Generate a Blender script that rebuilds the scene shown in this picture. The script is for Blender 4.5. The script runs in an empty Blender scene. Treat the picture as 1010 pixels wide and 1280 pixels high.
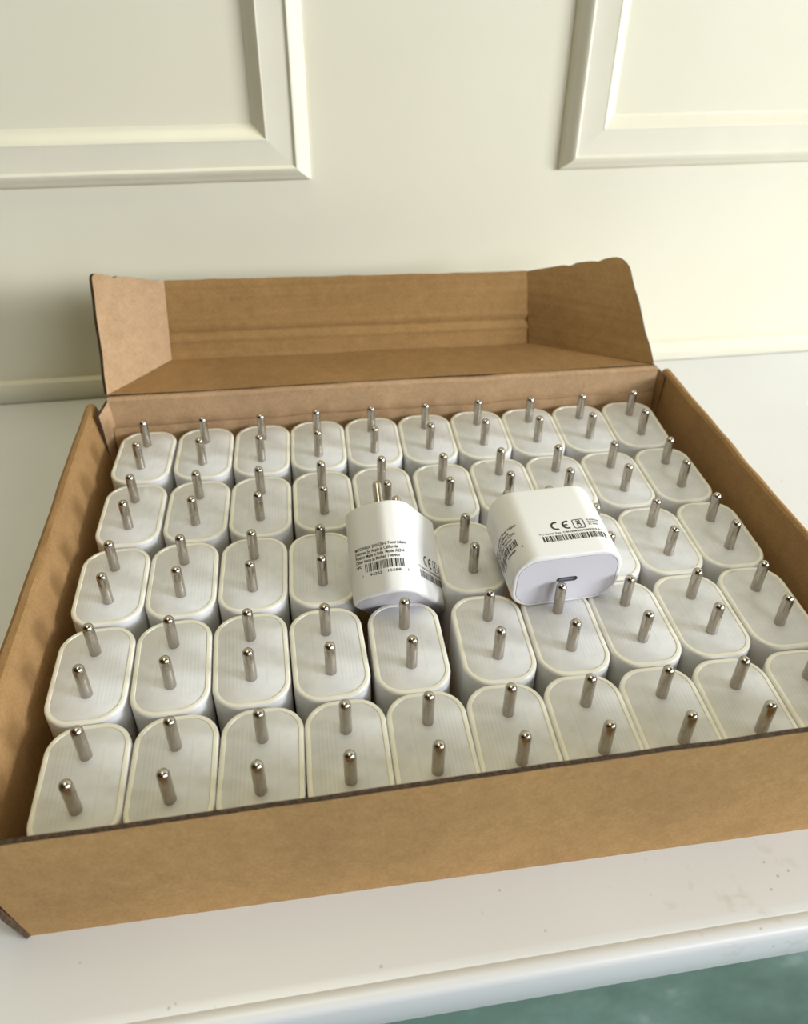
import bpy, bmesh, math, random
from mathutils import Vector, Matrix, noise

random.seed(7)
S = 0.001                     # everything below is written in millimetres
SC = bpy.context.scene
COL = SC.collection
D = 38.0                      # body height of a charger; z = 0 is the top face of the standing chargers

# ---------------------------------------------------------------- camera
cam_d = bpy.data.cameras.new('camera')
cam = bpy.data.objects.new('camera', cam_d)
COL.objects.link(cam)
CR = Matrix(((0.990525, 0.070345, -0.117945), (-0.136842, 0.577909, -0.804546), (0.011566, 0.813064, 0.58206)))
mw = CR.to_4x4()
mw.translation = Vector((-46.129, -248.916, 232.228)) * S
cam.matrix_world = mw
cam_d.sensor_fit = 'HORIZONTAL'
cam_d.sensor_width = 36.0
cam_d.lens = 36.0 * 1000.5 / 1010.0
cam_d.shift_x = -(509.694 - 505.0) / 1010.0
cam_d.shift_y = (574.88 - 640.0) / 1010.0
cam_d.clip_start = 0.01
cam_d.clip_end = 50
cam_d.dof.use_dof = True
cam_d.dof.focus_distance = 0.305
cam_d.dof.aperture_fstop = 15.0
SC.camera = cam

# ---------------------------------------------------------------- world, lights, exposure
w = bpy.data.worlds.new('world')
SC.world = w
w.use_nodes = True
w.node_tree.nodes['Background'].inputs[0].default_value = (1.0, 0.90, 0.62, 1)
w.node_tree.nodes['Background'].inputs[1].default_value = 0.02


def area(name, loc, target, sx, sy, power, col):
    l = bpy.data.lights.new(name, 'AREA')
    l.shape = 'RECTANGLE'
    l.size = sx
    l.size_y = sy
    l.energy = power
    l.color = col
    o = bpy.data.objects.new(name, l)
    COL.objects.link(o)
    o.location = loc
    o.rotation_euler = (Vector(target) - Vector(loc)).to_track_quat('-Z', 'Y').to_euler()
    return o


area('window_light', (1.95, -0.95, 0.62), (0, 0.05, 0), 0.80, 0.50, 55, (0.93, 0.97, 1.0))
area('front_window_light', (0.95, -1.60, 0.85), (0, 0.0, 0), 0.8, 0.8, 13, (0.95, 0.97, 1.0))
area('ceiling_light', (-0.20, 0.05, 1.6), (-0.18, 0.05, 0), 1.3, 0.6, 11.5, (1.0, 0.90, 0.56))

SC.view_settings.view_transform = 'Standard'
SC.view_settings.look = 'None'
SC.view_settings.exposure = 0.10
SC.view_settings.gamma = 1.0
SC.view_settings.use_curve_mapping = False


# ---------------------------------------------------------------- materials
def srgb(r, g, b):
    f = lambda c: (c / 255 / 12.92) if c / 255 <= 0.04045 else ((c / 255 + 0.055) / 1.055) ** 2.4
    return (f(r), f(g), f(b), 1)


class NT:
    def __init__(s, name, rough=0.5, metal=0.0, col=(0.8, 0.8, 0.8, 1)):
        s.m = bpy.data.materials.new(name)
        s.m.use_nodes = True
        s.t = s.m.node_tree
        s.b = s.t.nodes['Principled BSDF']
        s.b.inputs['Roughness'].default_value = rough
        s.b.inputs['Metallic'].default_value = metal
        s.b.inputs['Base Color'].default_value = col

    def n(s, typ, **kw):
        nd = s.t.nodes.new(typ)
        for k, v in kw.items():
            if k.startswith('_'):
                setattr(nd, k[1:], v)
            else:
                key = int(k[1:]) if k[0] == 'i' and k[1:].isdigit() else k.replace('_', ' ')
                nd.inputs[key].default_value = v
        return nd

    def l(s, a, b):
        s.t.links.new(a, b)

    def coord(s, scale=(1, 1, 1), rot=(0, 0, 0), kind='Object'):
        tc = s.n('ShaderNodeTexCoord')
        mp = s.n('ShaderNodeMapping')
        mp.inputs['Scale'].default_value = scale
        mp.inputs['Rotation'].default_value = rot
        s.l(tc.outputs[kind], mp.inputs[0])
        return mp.outputs[0]

    def noise(s, vec, scale, detail=3, rough=0.5):
        nd = s.n('ShaderNodeTexNoise', Scale=scale, Detail=detail, Roughness=rough)
        s.l(vec, nd.inputs['Vector'])
        return nd.outputs['Fac']

    def ramp(s, fac, stops):
        r = s.n('ShaderNodeValToRGB')
        e = r.color_ramp.elements
        while len(e) < len(stops):
            e.new(0.5)
        for i, (p, c) in enumerate(stops):
            e[i].position = p
            e[i].color = c if len(c) == 4 else (*c, 1)
        s.l(fac, r.inputs[0])
        return r.outputs[0]

    def math(s, op, a, b=None, clamp=False):
        nd = s.n('ShaderNodeMath', _operation=op, _use_clamp=clamp)
        for i, v in enumerate((a, b)):
            if v is None:
                continue
            if isinstance(v, (int, float)):
                nd.inputs[i].default_value = v
            else:
                s.l(v, nd.inputs[i])
        return nd.outputs[0]

    def mix(s, fac, a, b, mode='MIX'):
        nd = s.n('ShaderNodeMix', _data_type='RGBA', _blend_type=mode)
        for i, v in ((0, fac), (6, a), (7, b)):
            if isinstance(v, (int, float, tuple)):
                nd.inputs[i].default_value = v
            else:
                s.l(v, nd.inputs[i])
        return nd.outputs[2]

    def bump(s, h, dist, strength=1.0):
        nd = s.n('ShaderNodeBump', Strength=strength, Distance=dist)
        s.l(h, nd.inputs['Height'])
        s.l(nd.outputs[0], s.b.inputs['Normal'])


def kraft(name, base, flute_rot=None, streak=0.0):
    t = NT(name, rough=0.78)
    v = t.coord()
    big = t.noise(v, 28, 3)
    fib = t.noise(t.coord(scale=(1, 1, 1)), 900, 2, 0.7)
    mid = t.noise(v, 170, 4, 0.6)
    dark = tuple(c * 0.93 for c in base[:3]) + (1,)
    light = tuple(min(1, c * 1.07) for c in base[:3]) + (1,)
    c1 = t.ramp(big, [(0.3, dark), (0.7, light)])
    c2 = t.ramp(mid, [(0.35, (0.93, 0.92, 0.90)), (0.65, (1.05, 1.05, 1.06))])
    c3 = t.ramp(fib, [(0.35, (0.90, 0.88, 0.84)), (0.65, (1.06, 1.06, 1.06))])
    c = t.mix(1.0, t.mix(1.0, c1, c2, 'MULTIPLY'), c3, 'MULTIPLY')
    if flute_rot is not None:
        fl = t.noise(t.coord(scale=(6, 6, 330)), 1.0, 3, 0.6)
        c = t.mix(1.0, c, t.ramp(fl, [(0.36, (1 - .2 * streak, 1 - .22 * streak, 1 - .28 * streak)), (0.64, (1 + .1 * streak,) * 3)]), 'MULTIPLY')
    t.l(c, t.b.inputs['Base Color'])
    h = t.math('ADD', t.math('MULTIPLY', mid, 0.6), t.math('MULTIPLY', fib, 0.3))
    if flute_rot is not None:
        wv = t.n('ShaderNodeTexWave', Scale=52.0, Distortion=0.6, Detail=1.0)
        wv.bands_direction = flute_rot
        t.l(v, wv.inputs['Vector'])
        h = t.math('ADD', h, t.math('MULTIPLY', wv.outputs['Fac'], 0.35))
    t.bump(h, 0.00025, 0.5)
    t.b.inputs['Specular IOR Level'].default_value = 0.25
    return t.m


def make_materials():
    M = {}
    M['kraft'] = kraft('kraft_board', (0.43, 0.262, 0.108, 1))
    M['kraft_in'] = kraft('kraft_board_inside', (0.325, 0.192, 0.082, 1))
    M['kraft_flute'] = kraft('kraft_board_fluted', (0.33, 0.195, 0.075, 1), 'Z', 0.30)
    M['kraft_pink'] = kraft('kraft_board_flap', (0.43, 0.285, 0.165, 1), 'Z', 0.08)
    e = NT('board_cut_edge', rough=0.9)
    v = e.coord()
    f = e.noise(v, 700, 2)
    e.l(e.ramp(f, [(0.35, (0.035, 0.02, 0.010)), (0.65, (0.085, 0.05, 0.024))]), e.b.inputs['Base Color'])
    M['edge'] = e.m
    p = NT('white_plastic', rough=0.30, col=(0.78, 0.78, 0.785, 1))
    M['plastic'] = p.m
    # body: top border slightly creamier, as the moulding is
    # face plate: milky plastic with rows of very faint grey print
    t = NT('face_plate_plastic', rough=0.33)
    tc = t.n('ShaderNodeTexCoord')
    sp = t.n('ShaderNodeSeparateXYZ')
    t.l(tc.outputs['Object'], sp.inputs[0])
    x = t.math('MULTIPLY', sp.outputs[0], 1000.0)
    y = t.math('MULTIPLY', sp.outputs[1], 1000.0)

    def band(val, lo, hi):
        return t.math('MULTIPLY', t.math('GREATER_THAN', val, lo), t.math('LESS_THAN', val, hi))
    # rows of text run along y, side by side in x
    rows = t.math('LESS_THAN', t.math('FRACT', t.math('MULTIPLY', x, 0.72)), 0.42)
    zone = t.math('MULTIPLY', band(x, -9.6, -3.4), band(y, -14.0, 14.5))
    one = t.math('MULTIPLY', band(x, 5.2, 5.75), band(y, -13, 12))
    cv = t.n('ShaderNodeCombineXYZ')
    t.l(t.math('FLOOR', t.math('MULTIPLY', x, 0.72)), cv.inputs[0])
    t.l(t.math('MULTIPLY', y, 2.2), cv.inputs[1])
    wn = t.n('ShaderNodeTexNoise', Scale=1.0, Detail=1.0)
    t.l(cv.outputs[0], wn.inputs['Vector'])
    let = t.math('GREATER_THAN', wn.outputs['Fac'], 0.40)
    lines = t.math('MULTIPLY', t.math('MULTIPLY', rows, zone), let)
    lines = t.math('MAXIMUM', lines, t.math('MULTIPLY', one, let))
    mark = t.math('MULTIPLY', band(x, 6.8, 9.0), band(y, -1.4, 1.2))
    lines = t.math('MAXIMUM', lines, t.math('MULTIPLY', mark, 0.8))
    cl = t.noise(t.coord(), 260, 3)
    base = t.ramp(cl, [(0.3, (0.63, 0.635, 0.66)), (0.7, (0.68, 0.685, 0.705))])
    t.l(t.mix(t.math('MULTIPLY', lines, 0.13), base, (0.30, 0.31, 0.34, 1)), t.b.inputs['Base Color'])
    M['face'] = t.m
    r = NT('cream_rim_plastic', rough=0.3, col=(0.83, 0.81, 0.72, 1))
    M['rim'] = r.m
    n = NT('nickel_pin_metal', rough=0.2, metal=1.0)
    v = n.coord(scale=(1, 1, 0.15))
    f = n.noise(v, 900, 3, 0.6)
    n.l(n.ramp(f, [(0.3, (0.40, 0.36, 0.31)), (0.7, (0.52, 0.475, 0.42))]), n.b.inputs['Base Color'])
    g = n.noise(n.coord(), 300, 2)
    rr = n.math('ADD', n.math('MULTIPLY', g, 0.14), 0.19)
    n.l(rr, n.b.inputs['Roughness'])
    M['pin'] = n.m
    i = NT('black_print_ink', rough=0.5, col=(0.012, 0.012, 0.014, 1))
    M['ink'] = i.m
    q = NT('port_shell_grey', rough=0.4, col=(0.16, 0.16, 0.18, 1))
    M['port'] = q.m
    q = NT('port_socket_dark', rough=0.5, col=(0.07, 0.07, 0.08, 1))
    M['socket'] = q.m
    u = NT('port_face_plastic', rough=0.38, col=(0.62, 0.61, 0.67, 1))
    M['port_face'] = u.m
    # painted wall and mouldings
    a = NT('cream_wall_paint', rough=0.42)
    f = a.noise(a.coord(), 9, 3)
    a.l(a.ramp(f, [(0.3, (0.76, 0.73, 0.585)), (0.7, (0.79, 0.76, 0.62))]), a.b.inputs['Base Color'])
    fb = a.noise(a.coord(), 420, 3)
    a.bump(fb, 0.0002, 0.15)
    M['wall'] = a.m
    a = NT('cream_moulding_paint', rough=0.34)
    f = a.noise(a.coord(), 40, 3)
    a.l(a.ramp(f, [(0.3, (0.77, 0.745, 0.61)), (0.7, (0.80, 0.775, 0.64))]), a.b.inputs['Base Color'])
    M['mould'] = a.m
    # table top: white lacquer, a few rubbed brownish scuffs near the front right
    a = NT('white_lacquer', rough=0.32)
    v = a.coord()
    f = a.noise(v, 14, 3)
    base = a.ramp(f, [(0.3, (0.71, 0.72, 0.735)), (0.7, (0.745, 0.755, 0.77))])
    sm = a.noise(v, 110, 4, 0.62)
    smm = a.ramp(sm, [(0.64, (0, 0, 0)), (0.72, (1, 1, 1))])
    rg = a.noise(v, 16, 2)
    rgm = a.ramp(rg, [(0.52, (0, 0, 0)), (0.62, (1, 1, 1))])
    spx = a.n('ShaderNodeSeparateXYZ')
    a.l(v, spx.inputs[0])
    dx = a.math('MULTIPLY', a.math('SUBTRACT', spx.outputs[0], 0.085), 0.75)
    dy = a.math('SUBTRACT', spx.outputs[1], -0.136)
    dist = a.math('SQRT', a.math('ADD', a.math('MULTIPLY', dx, dx), a.math('MULTIPLY', dy, dy)))
    near = a.ramp(dist, [(0.012, (1, 1, 1)), (0.034, (0, 0, 0))])
    k = a.math('MULTIPLY', a.math('MULTIPLY', a.ramp(sm, [(0.58, (0, 0, 0)), (0.70, (1, 1, 1))]), near), 0.24)
    vo = a.n('ShaderNodeTexVoronoi', Scale=150.0, Randomness=1.0)
    a.l(v, vo.inputs['Vector'])
    sp2 = a.ramp(vo.outputs['Distance'], [(0.06, (1, 1, 1)), (0.10, (0, 0, 0))])
    pick = a.ramp(a.noise(v, 60, 1), [(0.60, (0, 0, 0)), (0.63, (1, 1, 1))])
    k2 = a.math('MULTIPLY', a.math('MULTIPLY', sp2, a.math('MAXIMUM', pick, near)), 0.45)
    c = a.mix(k, base, (0.42, 0.33, 0.22, 1))
    c = a.mix(k2, c, (0.25, 0.19, 0.14, 1))
    a.l(c, a.b.inputs['Base Color'])
    M['table'] = a.m
    a = NT('teal_floor_tile', rough=0.45)
    v = a.coord(scale=(1, 2.0, 1), rot=(0, 0, 0.6))
    f = a.noise(v, 7, 5, 0.65)
    a.l(a.ramp(f, [(0.40, (0.14, 0.235, 0.20)), (0.54, (0.19, 0.30, 0.265)), (0.66, (0.36, 0.46, 0.44))]), a.b.inputs['Base Color'])
    M['floor'] = a.m
    return M


M = make_materials()


# ---------------------------------------------------------------- helpers
def link(name, bm, mats, parent=None, smooth=False, loc=None):
    me = bpy.data.meshes.new(name)
    bmesh.ops.recalc_face_normals(bm, faces=bm.faces[:])
    bm.to_mesh(me)
    bm.free()
    for m in (mats if isinstance(mats, (list, tuple)) else [mats]):
        me.materials.append(m)
    if smooth:
        for p in me.polygons:
            p.use_smooth = True
        if smooth != 'all':
            me.set_sharp_from_angle(angle=math.radians(smooth))
    o = bpy.data.objects.new(name, me)
    COL.objects.link(o)
    if parent:
        o.parent = parent
    return o


def empty(name, loc, label=None, cat=None, group=None, kind=None):
    o = bpy.data.objects.new(name, None)
    COL.objects.link(o)
    o.location = Vector(loc) * S
    o.empty_display_size = 0.01
    if label: o['label'] = label
    if cat: o['category'] = cat
    if group: o['group'] = group
    if kind: o['kind'] = kind
    return o


def copy_tree(o, parent=None):
    c = o.copy()
    COL.objects.link(c)
    c.parent = parent
    for ch in list(o.children):
        copy_tree(ch, c)
    return c


def V(*a):
    return Vector(a) * S


def box_bm(bm, x0, x1, y0, y1, z0, z1, bev=0):
    g = bmesh.ops.create_cube(bm, size=1)
    for v in g['verts']:
        v.co = V(x0 + (v.co.x + .5) * (x1 - x0), y0 + (v.co.y + .5) * (y1 - y0), z0 + (v.co.z + .5) * (z1 - z0))
    if bev:
        ed = list({e for v in g['verts'] for e in v.link_edges})
        bmesh.ops.bevel(bm, geom=ed, offset=bev * S, segments=2, affect='EDGES')


# ================================================================ the setting
YAW = 0.015
ROT = Matrix.Rotation(YAW, 4, 'Z')
WY = 226.0                                    # wall face (at x = 0)
TZ = -40.0                                    # table surface

bm = bmesh.new()
box_bm(bm, -1800, 1800, 0, 60, -780, 1700)
wall = link('wall_back', bm, M['wall'])
wall.location = V(0, WY, 0)
wall.rotation_euler.z = YAW
wall['kind'] = 'structure'
bm = bmesh.new()
box_bm(bm, -1800, 1800, -1900, 320, -800, -780)
fl = link('floor', bm, M['floor'])
fl['kind'] = 'structure'

# moulding frames on the wall: profile (inward distance, proudness) swept round a rectangle, mitred
PROF = [(0, -1), (0, 1.2), (0.8, 2.6), (2.6, 3.6), (4.2, 5.2), (6.2, 6.8), (8.0, 7.2), (8.9, 6.6), (9.4, 6.0),
        (22.6, 6.0), (23.6, 6.4), (24.4, 6.0), (26.5, 3.4), (28.6, 1.4), (30.6, 0.6), (31.2, -1)]


def frame(name, x0, x1, z0, z1):
    root = empty(name, (0, WY, 0), kind='structure')
    root.rotation_euler.z = YAW
    cs = [(x0, z0, 1, 1), (x1, z0, -1, 1), (x1, z1, -1, -1), (x0, z1, 1, -1)]
    for k in range(4):
        a, b = cs[k], cs[(k + 1) % 4]
        bm = bmesh.new()
        rings = []
        for c in (a, b):
            rings.append([bm.verts.new(V(c[0] + c[2] * u, -h, c[1] + c[3] * u)) for u, h in PROF])
        n = len(PROF)
        for i in range(n):
            bm.faces.new((rings[0][i], rings[0][(i + 1) % n], rings[1][(i + 1) % n], rings[1][i]))
        bm.faces.new(rings[0])
        bm.faces.new(rings[1])
        link('moulding_rail' if k % 2 == 0 else 'moulding_stile', bm, M['mould'], root, smooth=35)
    return root


frame('trim_1', -440, -35.6, 94.3, 640)
frame('trim_2', 112.2, 560, 95.0, 640)

# bead strip where the table meets the wall
bm = bmesh.new()
pr = [(0, -40), (3.0, -40), (3.0, -37), (4.2, -34.5), (4.2, -30), (3.4, -26.5), (1.6, -25.2), (0, -25)]
for xx in (-1200, 1200):
    pass
ra = [bm.verts.new(V(-1200, -a, b)) for a, b in pr]
rb = [bm.verts.new(V(1200, -a, b)) for a, b in pr]
for i in range(len(pr)):
    j = (i + 1) % len(pr)
    bm.faces.new((ra[i], ra[j], rb[j], rb[i]))
bm.faces.new(ra)
bm.faces.new(rb)
st = link('trim_3', bm, M['mould'], smooth=40)
st.location = V(0, WY, 0)
st.rotation_euler.z = YAW
st['kind'] = 'structure'

# ================================================================ the table
table = empty('table', (0, 0, -780), 'long white lacquered table against the panelled cream wall, under the box', 'table')
table.rotation_euler.z = YAW
bm = bmesh.new()
F = -148.0
prof = [(F + 9, 0), (F + 6.2, 0.0), (F + 5.6, -0.25), (F + 4.8, 0.15), (F + 3.2, 0.35), (F + 1.4, 0.0), (F + 0.4, -1.1), (F, -2.8), (F, -16.5), (F + 0.8, -18.2),
        (F + 2.5, -19), (WY - 4.0, -19), (WY - 4.0, 0)]
Z0 = TZ + 780
ra = [bm.verts.new(V(-560, a, Z0 + b)) for a, b in prof]
rb = [bm.verts.new(V(700, a, Z0 + b)) for a, b in prof]
for i in range(len(prof)):
    j = (i + 1) % len(prof)
    bm.faces.new((ra[i], ra[j], rb[j], rb[i]))
bm.faces.new(ra)
bm.faces.new(rb)
link('tabletop', bm, M['table'], table, smooth=40)
for sx in (-520, 620):
    for sy in (F + 40, WY - 60):
        bm = bmesh.new()
        box_bm(bm, sx, sx + 45, sy, sy + 45, 0, Z0 - 19, 2)
        link('leg', bm, M['table'], table)

# ================================================================ the cardboard box
box = empty('cardboard_box', (0, 0, TZ), 'open brown corrugated cardboard box filled with white plug chargers on the table', 'box')


def bil(q, u, v):
    return q[0].lerp(q[1], u).lerp(q[3].lerp(q[2], u), v)


def sheet(name, quad, thick, mat, edge=None, nu=24, nv=6, wob=0.5, parent=None, side=1, ripple=0.0, seed=0, creases=()):
    """board panel: quad = lower-left, lower-right, upper-right, upper-left (mm, world), thickness grown along its normal*side"""
    parent = parent or box
    q = [Vector(p) - Vector((0, 0, TZ)) for p in quad]
    nrm = (q[1] - q[0]).cross(q[3] - q[0]).normalized() * side
    bm = bmesh.new()
    A, B = [], []
    for j in range(nv + 1):
        ra, rb = [], []
        for i in range(nu + 1):
            u, v = i / nu, j / nv
            p = bil(q, u, v)
            inner = math.sin(math.pi * v)
            n1 = noise.noise(Vector((p.x * .02 + seed, p.y * .02, p.z * .03)))
            d = nrm * (n1 * wob)
            for v0, dep in creases:
                d += nrm * dep * math.exp(-((v - v0) / 0.028) ** 2)
            if j == nv:
                d += Vector((0, 0, ripple * noise.noise(Vector((p.x * .08 + seed * 3, p.y * .08, 0)))))
            ra.append(bm.verts.new((p + d) * S))
            rb.append(bm.verts.new((p + d + nrm * thick) * S))
        A.append(ra)
        B.append(rb)
    for j in range(nv):
        for i in range(nu):
            bm.faces.new((A[j][i], A[j][i + 1], A[j + 1][i + 1], A[j + 1][i]))
            bm.faces.new((B[j][i], B[j + 1][i], B[j + 1][i + 1], B[j][i + 1]))
    ef = []
    for i in range(nu):
        ef.append(bm.faces.new((A[0][i], B[0][i], B[0][i + 1], A[0][i + 1])))
        ef.append(bm.faces.new((A[nv][i], A[nv][i + 1], B[nv][i + 1], B[nv][i])))
    for j in range(nv):
        ef.append(bm.faces.new((A[j][0], A[j + 1][0], B[j + 1][0], B[j][0])))
        ef.append(bm.faces.new((A[j][nu], B[j][nu], B[j + 1][nu], A[j + 1][nu])))
    if edge is not None:
        for f in ef:
            f.material_index = 1
    return link(name, bm, [mat, edge or mat], parent, smooth=40)


def extrude_profile(name, pts_a, pts_b, mat, n=26, wob=0.4, edge_from=None, seed=1.0, edge=None):
    """board wall whose closed section goes from pts_a (one end) to pts_b (other end)"""
    bm = bmesh.new()
    rings = []
    for i in range(n + 1):
        t = i / n
        ring = []
        for a, b in zip(pts_a, pts_b):
            p = Vector(a).lerp(Vector(b), t) - Vector((0, 0, TZ))
            amp = wob * min(1, max(0, (p.z - 3) / 20)) * math.sin(math.pi * min(1, max(0, t))) ** .3 if 0 < t < 1 else 0
            nn = noise.noise(Vector((p.x * .012 + seed, p.y * .02, 0)))
            n2 = noise.noise(Vector((p.x * .05 + seed, p.y * .06, p.z * .05)))
            ring.append(bm.verts.new((p + Vector((nn, nn, nn * .4)) * amp + Vector((n2, n2, n2)) * amp * .5) * S))
        rings.append(ring)
    m = len(pts_a)
    for i in range(n):
        for k in range(m):
            f = bm.faces.new((rings[i][k], rings[i][(k + 1) % m], rings[i + 1][(k + 1) % m], rings[i + 1][k]))
            if edge_from and k in edge_from:
                f.material_index = 1
    bm.faces.new(rings[0])
    bm.faces.new(rings[-1])
    return link(name, bm, [mat, edge or mat], box, smooth=35)


# base
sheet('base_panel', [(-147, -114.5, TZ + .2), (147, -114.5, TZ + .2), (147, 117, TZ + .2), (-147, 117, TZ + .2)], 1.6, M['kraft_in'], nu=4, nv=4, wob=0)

# front wall (outer panel with dark cut edge, leaning a little outwards)
zl, zr = 16.2, 27.8
extrude_profile('front_wall',
                [(-145.2, -115.4, TZ), (-153.5, -117.4, zl - 1.0), (-153.5, -117.2, zl), (-153.5, -116.3, zl), (-153.5, -116.0, zl - 1), (-146, -112.9, TZ + 1)],
                [(147, -114.4, TZ), (158, -117.4, zr - 1.0), (158, -117.2, zr), (158, -116.3, zr), (158, -116.0, zr - 1), (147, -112.7, TZ + 1)],
                M['kraft'], n=60, wob=0.45, edge_from=(1, 2, 3), seed=4.0, edge=M['edge'])


# side walls: board folded double over a rounded top
def side_section(s, y, zt, xo, xi):
    return [(s * 147.0, y, TZ), (s * (xo - 0.6), y, zt - 7), (s * xo, y, zt - 3.5), (s * (xo - 0.6), y, zt - 1.2), (s * (xo - 2.2), y, zt), (s * (xi + 1.4), y, zt),
            (s * xi, y, zt - 1.0), (s * (xi - 0.8), y, zt - 3.5), (s * 146.6, y, -22), (s * 144.9, y, TZ + 2)]


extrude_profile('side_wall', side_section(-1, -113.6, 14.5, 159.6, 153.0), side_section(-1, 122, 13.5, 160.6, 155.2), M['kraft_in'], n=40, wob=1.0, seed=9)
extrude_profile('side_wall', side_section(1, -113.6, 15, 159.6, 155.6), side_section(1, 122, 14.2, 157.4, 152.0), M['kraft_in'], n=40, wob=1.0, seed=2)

# back wall with the folded inner lip
extrude_profile('back_wall',
                [(-148, 118.6, TZ), (-148, 122.2, 16), (-148, 121.6, 17.6), (-148, 119.2, 18.0), (-148, 118.0, 16.6), (-147, 116.4, -20), (-146, 115.6, TZ + 1.8)],
                [(147, 118.6, TZ), (147, 122.2, 15.6), (147, 121.6, 17.2), (147, 119.2, 17.6), (147, 118.0, 16.2), (147, 116.4, -20), (147, 115.6, TZ + 1.8)],
                M['kraft_pink'], n=40, wob=0.8, seed=5)
sheet('inner_lip', [(-147, 113.6, -16), (146, 113.8, -16), (146, 116.8, 3.0), (-147, 116.4, 2.0)], 1.2, M['kraft_pink'], M['kraft_pink'], wob=1.2, seed=3, ripple=1.0)

# lid: short panel running back from the rim, raised back panel and two side flaps
Ll, Lr = (-147.5, 121.5, 18.2), (146.5, 121.5, 17.8)
Bl, Br = (-120.8, 165, 13.9), (86.4, 165, 11.7)
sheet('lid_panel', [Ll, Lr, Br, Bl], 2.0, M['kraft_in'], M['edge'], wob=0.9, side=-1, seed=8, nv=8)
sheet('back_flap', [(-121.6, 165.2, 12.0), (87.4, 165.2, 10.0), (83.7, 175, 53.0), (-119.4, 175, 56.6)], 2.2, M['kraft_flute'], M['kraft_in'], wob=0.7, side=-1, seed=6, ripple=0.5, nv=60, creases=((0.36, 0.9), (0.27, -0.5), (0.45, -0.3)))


def flap(name, quad, outline, thick, mat, edge, side):
    q = [Vector(p) - Vector((0, 0, TZ)) for p in quad]
    nrm = (q[1] - q[0]).cross(q[3] - q[0]).normalized() * side
    bm = bmesh.new()
    cu = sum(o[0] for o in outline) / len(outline)
    cv = sum(o[1] for o in outline) / len(outline)
    A, B = [], []
    for k in (1.0, 0.8, 0.6, 0.4, 0.2):
        ra, rb = [], []
        for u, v in outline:
            p = bil(q, cu + (u - cu) * k, cv + (v - cv) * k)
            p = p + nrm * 0.5 * noise.noise(p * 0.03)
            ra.append(bm.verts.new(p * S))
            rb.append(bm.verts.new((p + nrm * thick) * S))
        A.append(ra)
        B.append(rb)
    n = len(outline)
    for k in range(4):
        for i in range(n):
            j = (i + 1) % n
            bm.faces.new((A[k][i], A[k][j], A[k + 1][j], A[k + 1][i]))
            bm.faces.new((B[k][i], B[k + 1][i], B[k + 1][j], B[k][j]))
    bm.faces.new(A[4])
    bm.faces.new(B[4][::-1])
    for i in range(n):
        j = (i + 1) % n
        f = bm.faces.new((A[0][i], B[0][i], B[0][j], A[0][j]))
        f.material_index = 1
    return link(name, bm, [mat, edge], box, smooth=40)


def side_outline(rad_u, rad_v, n=6, notch=()):
    """u from hinge side at crease (0) ... outline of a flap with its free top corner rounded; u: 0 far end, 1 near end; v: 0 crease, 1 top"""
    o = [(0, 0)]
    for k in range(1, 8):
        o.append((k / 8, 0))
    o.append((1, 0))
    for k in range(1, 6):
        o.append((1 + 0.006 * math.sin(k * 2.1), (1 - rad_v) * k / 6))
    for k in range(n + 1):
        a = math.pi / 2 * k / n
        o.append((1 - rad_u + rad_u * math.cos(a), 1 - rad_v + rad_v * math.sin(a)))
    us = [x / 14 for x in range(13, 0, -1) if x / 14 < 1 - rad_u - .02]
    for u in us:
        o.append((u, 1 + 0.008 * noise.noise(Vector((u * 9, rad_u * 20, 0))) - (0.018 if any(abs(u - q) < .02 for q in notch) else 0)))
    o.append((0, 1))
    for k in range(5, 0, -1):
        o.append((0, k / 6))
    return o


flap('side_flap', [Bl, (Ll[0] - .5, Ll[1], Ll[2] + .5), (-151.4, 158, 69.6), (-119.4, 175, 56.6)], side_outline(0.07, 0.05, notch=(0.7,)), 2.0, M['kraft_pink'], M['edge'], 1)
flap('side_flap', [Br, (145.0, 121, 18.3), (134.6, 158, 67.0), (83.6, 175, 53.0)], side_outline(0.13, 0.14, notch=(0.42, 0.72)), 2.0, M['kraft_flute'], M['edge'], -1)
# crumpled tucked corners: rear left, rear right and front left
sheet('corner_tab', [(-149.5, 104, -20), (-147.6, 117.5, -20), (-148.6, 119.5, 17), (-153.4, 110, 13)], 1.6, M['kraft_pink'], M['edge'], wob=1.5, nu=6, nv=6, seed=12)
sheet('corner_tab', [(146.9, 117.5, -20), (148.3, 111, -20), (151.6, 115.5, 12), (148.0, 119.5, 16)], 1.6, M['kraft_in'], M['edge'], wob=1.5, nu=6, nv=6, seed=15)
sheet('corner_tab', [(-148.6, -111.6, TZ + .4), (-145.2, -115.4, TZ + .4), (-152.8, -117.6, 14), (-158.5, -112, 12)], 1.8, M['kraft_pink'], M['edge'], wob=1.4, nu=6, nv=8, seed=17, side=1)

# ================================================================ the chargers
W_, L_, RAD = 27.9, 44.2, 10.4


def perim(ins=0.0, n=15, w=W_, l=L_, rad=RAD):
    """rounded rectangle outline, counter-clockwise, starting at the middle of the -y side; returns list of (x, y)"""
    hw, hl, r = w / 2 - ins, l / 2 - ins, rad - ins
    o = []
    for cx, cy, a0 in ((hw - r, -(hl - r), -90), (hw - r, hl - r, 0), (-(hw - r), hl - r, 90), (-(hw - r), -(hl - r), 180)):
        for k in range(n + 1):
            a = math.radians(a0 + 90 * k / n)
            # slightly squarish (superellipse-like) corner
            o.append((cx + r * math.cos(a), cy + r * math.sin(a)))
    return o


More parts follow.
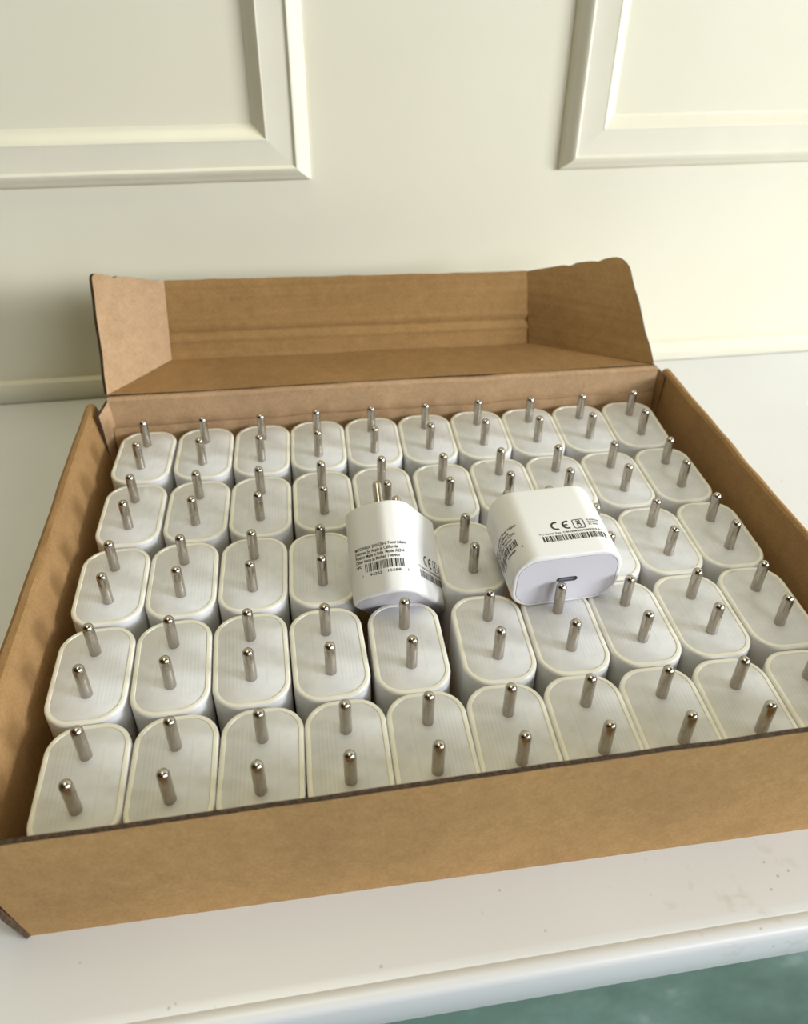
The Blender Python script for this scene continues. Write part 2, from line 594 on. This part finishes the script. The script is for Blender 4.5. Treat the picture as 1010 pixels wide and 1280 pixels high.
def body_bm(bottom_open=False):
    bm = bmesh.new()
    # (inset, z) from bottom plate seat up the side to the recess floor on the face
    prof = [(1.75, 0.6), (1.75, 0.0), (1.1, 0.0), (0.5, 0.18), (0.12, 0.6), (0, 1.2), (0, D - 1.1), (0.12, D - 0.5), (0.45, D - 0.12), (0.9, D), (1.75, D), (1.95, D - 0.35)]
    rings = [[bm.verts.new(V(x, y, zz)) for x, y in perim(ins)] for ins, zz in prof]
    n = len(rings[0])
    for k in range(len(rings) - 1):
        for i in range(n):
            f = bm.faces.new((rings[k][i], rings[k][(i + 1) % n], rings[k + 1][(i + 1) % n], rings[k + 1][i]))
            if prof[k][1] > D - 0.3 or (k == 10):
                f.material_index = 1
    bm.faces.new(rings[0][::-1])
    bm.faces.new(rings[-1])
    return bm


def face_bm():
    bm = bmesh.new()
    prof = [(1.95, D - 0.34), (1.95, D - 0.22), (2.1, D - 0.14)]
    rings = [[bm.verts.new(V(x, y, zz)) for x, y in perim(ins)] for ins, zz in prof]
    n = len(rings[0])
    for k in range(len(rings) - 1):
        for i in range(n):
            bm.faces.new((rings[k][i], rings[k][(i + 1) % n], rings[k + 1][(i + 1) % n], rings[k + 1][i]))
    bm.faces.new(rings[0][::-1])
    bm.faces.new(rings[-1])
    return bm


def pin_bm():
    bm = bmesh.new()
    r = 2.05
    H = 15.1
    prof = [(0, -0.1), (r, -0.1), (r, 0.6), (r, H - 2.0)]
    for k in range(1, 7):
        a = math.pi / 2 * k / 6
        prof.append((r * math.cos(a), H - 2.0 + 2.0 * math.sin(a)))
    n = 24
    rings = []
    for rr, z in prof:
        if rr < 1e-4:
            rings.append([bm.verts.new(V(0, 0, z))])
        else:
            rings.append([bm.verts.new(V(rr * math.cos(2 * math.pi * i / n), rr * math.sin(2 * math.pi * i / n), z)) for i in range(n)])
    for a, b in zip(rings, rings[1:]):
        for i in range(n):
            j = (i + 1) % n
            if len(a) == 1:
                bm.faces.new((a[0], b[j], b[i]))
            elif len(b) == 1:
                bm.faces.new((a[i], a[j], b[0]))
            else:
                bm.faces.new((a[i], a[j], b[j], b[i]))
    return bm


def make_charger(loc, label, group):
    root = empty('plug_charger', loc, label, 'charger', group)
    link('body', body_bm(), [M['plastic'], M['rim']], root, smooth=40)
    link('face_plate', face_bm(), M['face'], root, smooth=30)
    for s in (1, -1):
        p = link('pin', pin_bm(), M['pin'], root, smooth=40)
        p.location = V(0, s * 9.5, D - 0.2)
    return root


PLACE = {(1, 1): (-128.9, 91.0, -2.2), (1, 2): (-99.6, 91.0, -0.7), (1, 3): (-70.9, 90.6, -1.0), (1, 4): (-42.7, 91.0, -0.5), (1, 5): (-14.5, 91.1, -0.9), (1, 6): (13.8, 91.0, -0.8), (1, 7): (41.9, 91.0, -1.0), (1, 8): (69.9, 90.5, -1.1), (1, 9): (98.0, 90.5, -1.6), (1, 10): (126.1, 90.4, -1.9),
         (2, 1): (-128.7, 45.6, -0.8), (2, 2): (-99.6, 45.0, -1.2), (2, 3): (-71.1, 44.9, -0.6), (2, 4): (-42.4, 45.5, 0.4), (2, 5): (-13.8, 46.1, 1.4), (2, 6): (15.3, 45.2, -0.4), (2, 7): (43.6, 46.0, 0.3), (2, 8): (71.8, 45.3, 0.1), (2, 9): (100.0, 45.3, 0.2), (2, 10): (128.2, 44.9, 0.5),
         (3, 1): (-130.5, 0.2, 1.0), (3, 2): (-102.3, 0.6, 0.8), (3, 3): (-73.6, 0.3, -0.7), (3, 4): (-45.2, -0.2, -1.0), (3, 6): (17.1, -0.2, 0.6), (3, 8): (75.0, -0.6, -0.4), (3, 9): (103.0, -0.2, 0.6), (3, 10): (130.9, 0.0, -0.8),
         (4, 1): (-130.6, -45.2, 0.8), (4, 2): (-102.1, -44.9, 2.0), (4, 3): (-73.7, -44.9, 2.2), (4, 4): (-45.2, -46.0, 2.6), (4, 5): (-15.4, -46.6, 0.5), (4, 6): (17.3, -46.4, -0.8), (4, 7): (45.5, -46.4, -1.0), (4, 8): (73.7, -45.6, 0.3), (4, 9): (101.8, -45.0, -0.2), (4, 10): (130.0, -44.4, 0.0),
         (5, 1): (-126.0, -89.6, 1.2), (5, 2): (-97.6, -89.6, 0.1), (5, 3): (-69.4, -90.2, -1.0), (5, 4): (-41.2, -90.5, 0.4), (5, 5): (-13.2, -90.6, 0.6), (5, 6): (14.8, -90.6, -0.3), (5, 7): (42.8, -90.4, 0.1), (5, 8): (70.7, -90.2, -0.3), (5, 9): (98.7, -89.7, -1.0), (5, 10): (126.8, -89.4, -0.6)}
ROWN = {1: 'rearmost row', 2: 'second row from the back', 3: 'middle row', 4: 'second row from the front', 5: 'front row'}
ORD = ['', 'leftmost', 'second from left', 'third from left', 'fourth from left', 'fifth from left', 'fifth from right', 'fourth from right', 'third from right', 'second from right', 'rightmost']
FLIP = {(4, 4), (5, 5), (5, 7), (4, 7), (4, 2), (2, 3), (3, 2), (1, 3), (2, 7), (5, 8), (4, 9), (3, 10), (4, 1), (1, 8)}
GRP = 'white chargers standing pins up in the box'


def charger_label(r, c):
    if (r, c) == (3, 4):
        return 'upright white charger in the middle row, touching the tilted charger on its left'
    if (r, c) == (3, 6):
        return 'upright white charger in the middle row, between the tilted charger and the lying charger'
    if (r, c) == (3, 8):
        return 'upright white charger in the middle row, partly hidden behind the lying charger, third from right'
    return 'upright white charger, %s in the %s of the box' % (ORD[c], ROWN[r])


first = None
for (r, c), (x, y, a) in PLACE.items():
    zz = TZ + 2.0 + {0: 0, 1: 0.25, 2: 0.1}[(r * 3 + c) % 3]
    if first is None:
        o = first = make_charger((x, y, zz), charger_label(r, c), GRP)
    else:
        o = copy_tree(first)
        o.location = V(x, y, zz)
        o['label'] = charger_label(r, c)
    o.rotation_euler.z = math.radians(a + (180 if (r, c) in FLIP else 0))


# ---------------------------------------------------------------- the two loose chargers with their printing
SIDE_FLAT = (W_ / 2 - RAD)          # half flat part of a narrow side
BROAD_FLAT = (L_ / 2 - RAD)
ARC = RAD * math.pi / 2


def wrap(s, h, off=0.05):
    """s = distance along the outline (0 = middle of the -y side, growing towards +x), h = height"""
    if s < 0:
        x, y, z = wrap(-s, h, off)
        return (-x, y, z)
    if s <= SIDE_FLAT:
        return (s, -L_ / 2 - off, h)
    s -= SIDE_FLAT
    if s <= ARC:
        a = -math.pi / 2 + s / RAD
        return (W_ / 2 - RAD + (RAD + off) * math.cos(a), -(L_ / 2 - RAD) + (RAD + off) * math.sin(a), h)
    s -= ARC
    if s <= 2 * BROAD_FLAT:
        return (W_ / 2 + off, -BROAD_FLAT + s, h)
    s -= 2 * BROAD_FLAT
    a = s / RAD
    return (W_ / 2 - RAD + (RAD + off) * math.cos(a), (L_ / 2 - RAD) + (RAD + off) * math.sin(a), h)


def text_faces(bm, body, size, s0, h0, width=None, bold=0.0, rot=False):
    cu = bpy.data.curves.new('t', 'FONT')
    cu.body = body
    cu.size = size
    cu.offset = bold
    cu.resolution_u = 3
    ob = bpy.data.objects.new('t', cu)
    COL.objects.link(ob)
    dg = bpy.context.evaluated_depsgraph_get()
    me = bpy.data.meshes.new_from_object(ob.evaluated_get(dg))
    xs = [v.co.x for v in me.vertices] or [0]
    k = (width / (max(xs) - min(xs))) if width else 1.0
    vs = []
    for v in me.vertices:
        x, y = v.co.x * k, v.co.y
        if rot:
            x, y = -v.co.y, v.co.x * k
        vs.append(bm.verts.new(V(*wrap(s0 + x, h0 + y))))
    for p in me.polygons:
        try:
            bm.faces.new([vs[i] for i in p.vertices])
        except ValueError:
            pass
    bpy.data.objects.remove(ob)
    bpy.data.curves.remove(cu)
    bpy.data.meshes.remove(me)


def quad_faces(bm, s0, s1, h0, h1):
    n = max(1, int(abs(s1 - s0) / 1.2))
    for i in range(n):
        a, b = s0 + (s1 - s0) * i / n, s0 + (s1 - s0) * (i + 1) / n
        bm.faces.new([bm.verts.new(V(*wrap(*p))) for p in ((a, h0), (b, h0), (b, h1), (a, h1))])


def barcode(bm, s0, s1, h0, h1, seed):
    rn = random.Random(seed)
    s = s0
    while s < s1 - 0.3:
        wd = rn.choice((0.22, 0.22, 0.42, 0.62))
        quad_faces(bm, s, min(s + wd, s1), h0, h1)
        s += wd + rn.choice((0.2, 0.2, 0.36, 0.5))


def print_bm():
    bm = bmesh.new()
    L0 = -7.6
    for k, (t, wd) in enumerate((('MKVG3HN/A  20W USB-C Power Adapter', 24.5), ('Designed by Apple in California', 20.0),
                                 ('Product Made in India  Model A2344', 22.8), ('Other items as Marked Thereon', 20.5))):
        text_faces(bm, t, 1.8, L0, 19.2 - 1.75 * k, wd * 0.92, 0.035)
    text_faces(bm, 'UPC', 1.45, L0, 12.0, 2.8, 0.035)
    barcode(bm, L0 + 4.2, L0 + 20.5, 9.8, 13.2, 5)
    text_faces(bm, '1', 1.5, L0 + 2.6, 8.0, None, 0.03)
    text_faces(bm, '94252', 1.5, L0 + 6.0, 8.0, 5.2, 0.03)
    text_faces(bm, '15688', 1.5, L0 + 13.2, 8.0, 5.2, 0.03)
    text_faces(bm, '6', 1.5, L0 + 21.6, 8.0, None, 0.03)
    # CE mark drawn as two arcs
    def arc(cx, cy, r0, r1, a0, a1):
        n = 14
        pr = None
        for i in range(n + 1):
            a = math.radians(a0 + (a1 - a0) * i / n)
            cur = [bm.verts.new(V(*wrap(cx + r * math.cos(a), cy + r * math.sin(a)))) for r in (r0, r1)]
            if pr:
                bm.faces.new((pr[0], pr[1], cur[1], cur[0]))
            pr = cur
    arc(30.3, 15.6, 1.45, 2.25, 68, 292)
    arc(34.9, 15.6, 1.45, 2.25, 68, 292)
    quad_faces(bm, 33.0, 35.0, 15.25, 15.95)
    # rounded square mark
    def rr(cx, cy, hw, hh, r, t):
        pts = []
        for qx, qy, a0 in ((hw - r, hh - r, 0), (-(hw - r), hh - r, 90), (-(hw - r), -(hh - r), 180), (hw - r, -(hh - r), 270)):
            for k in range(5):
                a = math.radians(a0 + 90 * k / 4)
                pts.append((qx + r * math.cos(a), qy + r * math.sin(a), qx + (r - t) * math.cos(a), qy + (r - t) * math.sin(a)))
        n = len(pts)
        vo = [bm.verts.new(V(*wrap(cx + a, cy + b))) for a, b, _, _ in pts]
        vi = [bm.verts.new(V(*wrap(cx + a, cy + b))) for _, _, a, b in pts]
        for i in range(n):
            j = (i + 1) % n
            bm.faces.new((vo[i], vo[j], vi[j], vi[i]))
    rr(39.6, 15.5, 2.4, 2.5, 0.9, 0.4)
    text_faces(bm, 'CRS', 2.3, 40.45, 13.6, 3.8, 0.09, rot=True)
    for k, t in enumerate(('R-41094680', 'IS 13252', 'IEC 60950')):
        text_faces(bm, t, 1.15, 43.4, 16.8 - 1.2 * k, 5.6 if k == 0 else 4.2, 0.02)
    text_faces(bm, 'TC Serial No. C4H208500GP0DHLA1', 1.3, 22.0, 11.4, 26.0, 0.025)
    barcode(bm, 23.0, 49.5, 7.6, 10.6, 11)
    return bm


def port_plate_bm():
    """USB end plate with a stadium-shaped opening, facing -z"""
    bm = bmesh.new()
    out = [(x, y) for x, y in perim(2.0)]
    hl, hr = 4.35, 1.35            # half length along y, half height along x
    inn = []
    for cy, a0 in ((hl - hr, 0), (-(hl - hr), 180)):
        for k in range(9):
            a = math.radians(a0 + 180 * k / 8)
            inn.append((hr * math.cos(a), cy + hr * math.sin(a)))
    zf = 0.02
    vo = [bm.verts.new(V(x, y, zf)) for x, y in out]
    vb = [bm.verts.new(V(x, y, 0.58)) for x, y in out]
    vi = [bm.verts.new(V(x, y, zf)) for x, y in inn]
    vd = [bm.verts.new(V(x, y, 0.56)) for x, y in inn]
    eo = [bm.edges.new((vo[i], vo[(i + 1) % len(vo)])) for i in range(len(vo))]
    ei = [bm.edges.new((vi[i], vi[(i + 1) % len(vi)])) for i in range(len(vi))]
    bmesh.ops.triangle_fill(bm, use_beauty=True, use_dissolve=False, edges=eo + ei)
    for a, b in ((vo, vb), (vi, vd)):
        n = len(a)
        for i in range(n):
            j = (i + 1) % n
            bm.faces.new((a[i], a[j], b[j], b[i]))
    return bm


def socket_bm():
    bm = bmesh.new()
    hl, hr = 4.35, 1.35
    inn = []
    for cy, a0 in ((hl - hr, 0), (-(hl - hr), 180)):
        for k in range(9):
            a = math.radians(a0 + 180 * k / 8)
            inn.append((hr * math.cos(a), cy + hr * math.sin(a)))
    lv = [(1.0, 0.03), (0.92, 0.03), (0.88, 0.5)]
    rings = [[bm.verts.new(V(x * k, y * (1 - (1 - k) * .35), z)) for x, y in inn] for k, z in lv]
    n = len(inn)
    for a, b in zip(rings, rings[1:]):
        for i in range(n):
            bm.faces.new((a[i], a[(i + 1) % n], b[(i + 1) % n], b[i]))
    f = bm.faces.new(rings[-1])
    f.material_index = 1
    box_bm(bm, -0.30, 0.30, -3.1, 3.1, 0.1, 0.49)
    return bm


def loose(mat_cols, pos, label, roll=0.0):
    root = make_charger((0, 0, 0), label, None)
    link('printed_text', print_bm(), M['ink'], root)
    pp = link('port_plate', port_plate_bm(), M['port_face'], root)
    so = link('usb_port', socket_bm(), [M['port'], M['socket']], pp)
    R3 = Matrix(mat_cols)                       # columns = local axes in the world
    R3 = R3.to_quaternion().to_matrix() @ Matrix.Rotation(math.radians(roll), 3, 'Z')
    p = Vector(pos) - R3 @ Vector((0, 0, D))
    m = R3.to_4x4()
    m.translation = p * S
    root.matrix_world = m
    return root


loose(((0.9368, 0.3498, -0.0053), (-0.1575, 0.4355, 0.8863), (0.3123, -0.8295, 0.4631)), (-15.2, 11.0, 13.1),
      'white charger tilted into a gap, its pins pointing to the back and printed side up', roll=-8.5)
# second one: lies on its broad side; local +x (certification side) faces up
a = Vector((-0.0474, 0.9958, 0.0783))
loose(((0.0046, 0.9989, -0.0474), (-0.0782, 0.0476, 0.9958), (0.9969, -0.0009, 0.0783)), (46.8, 4.1, 17.0),
      'white charger lying flat on top of the others, its port end facing the viewer')
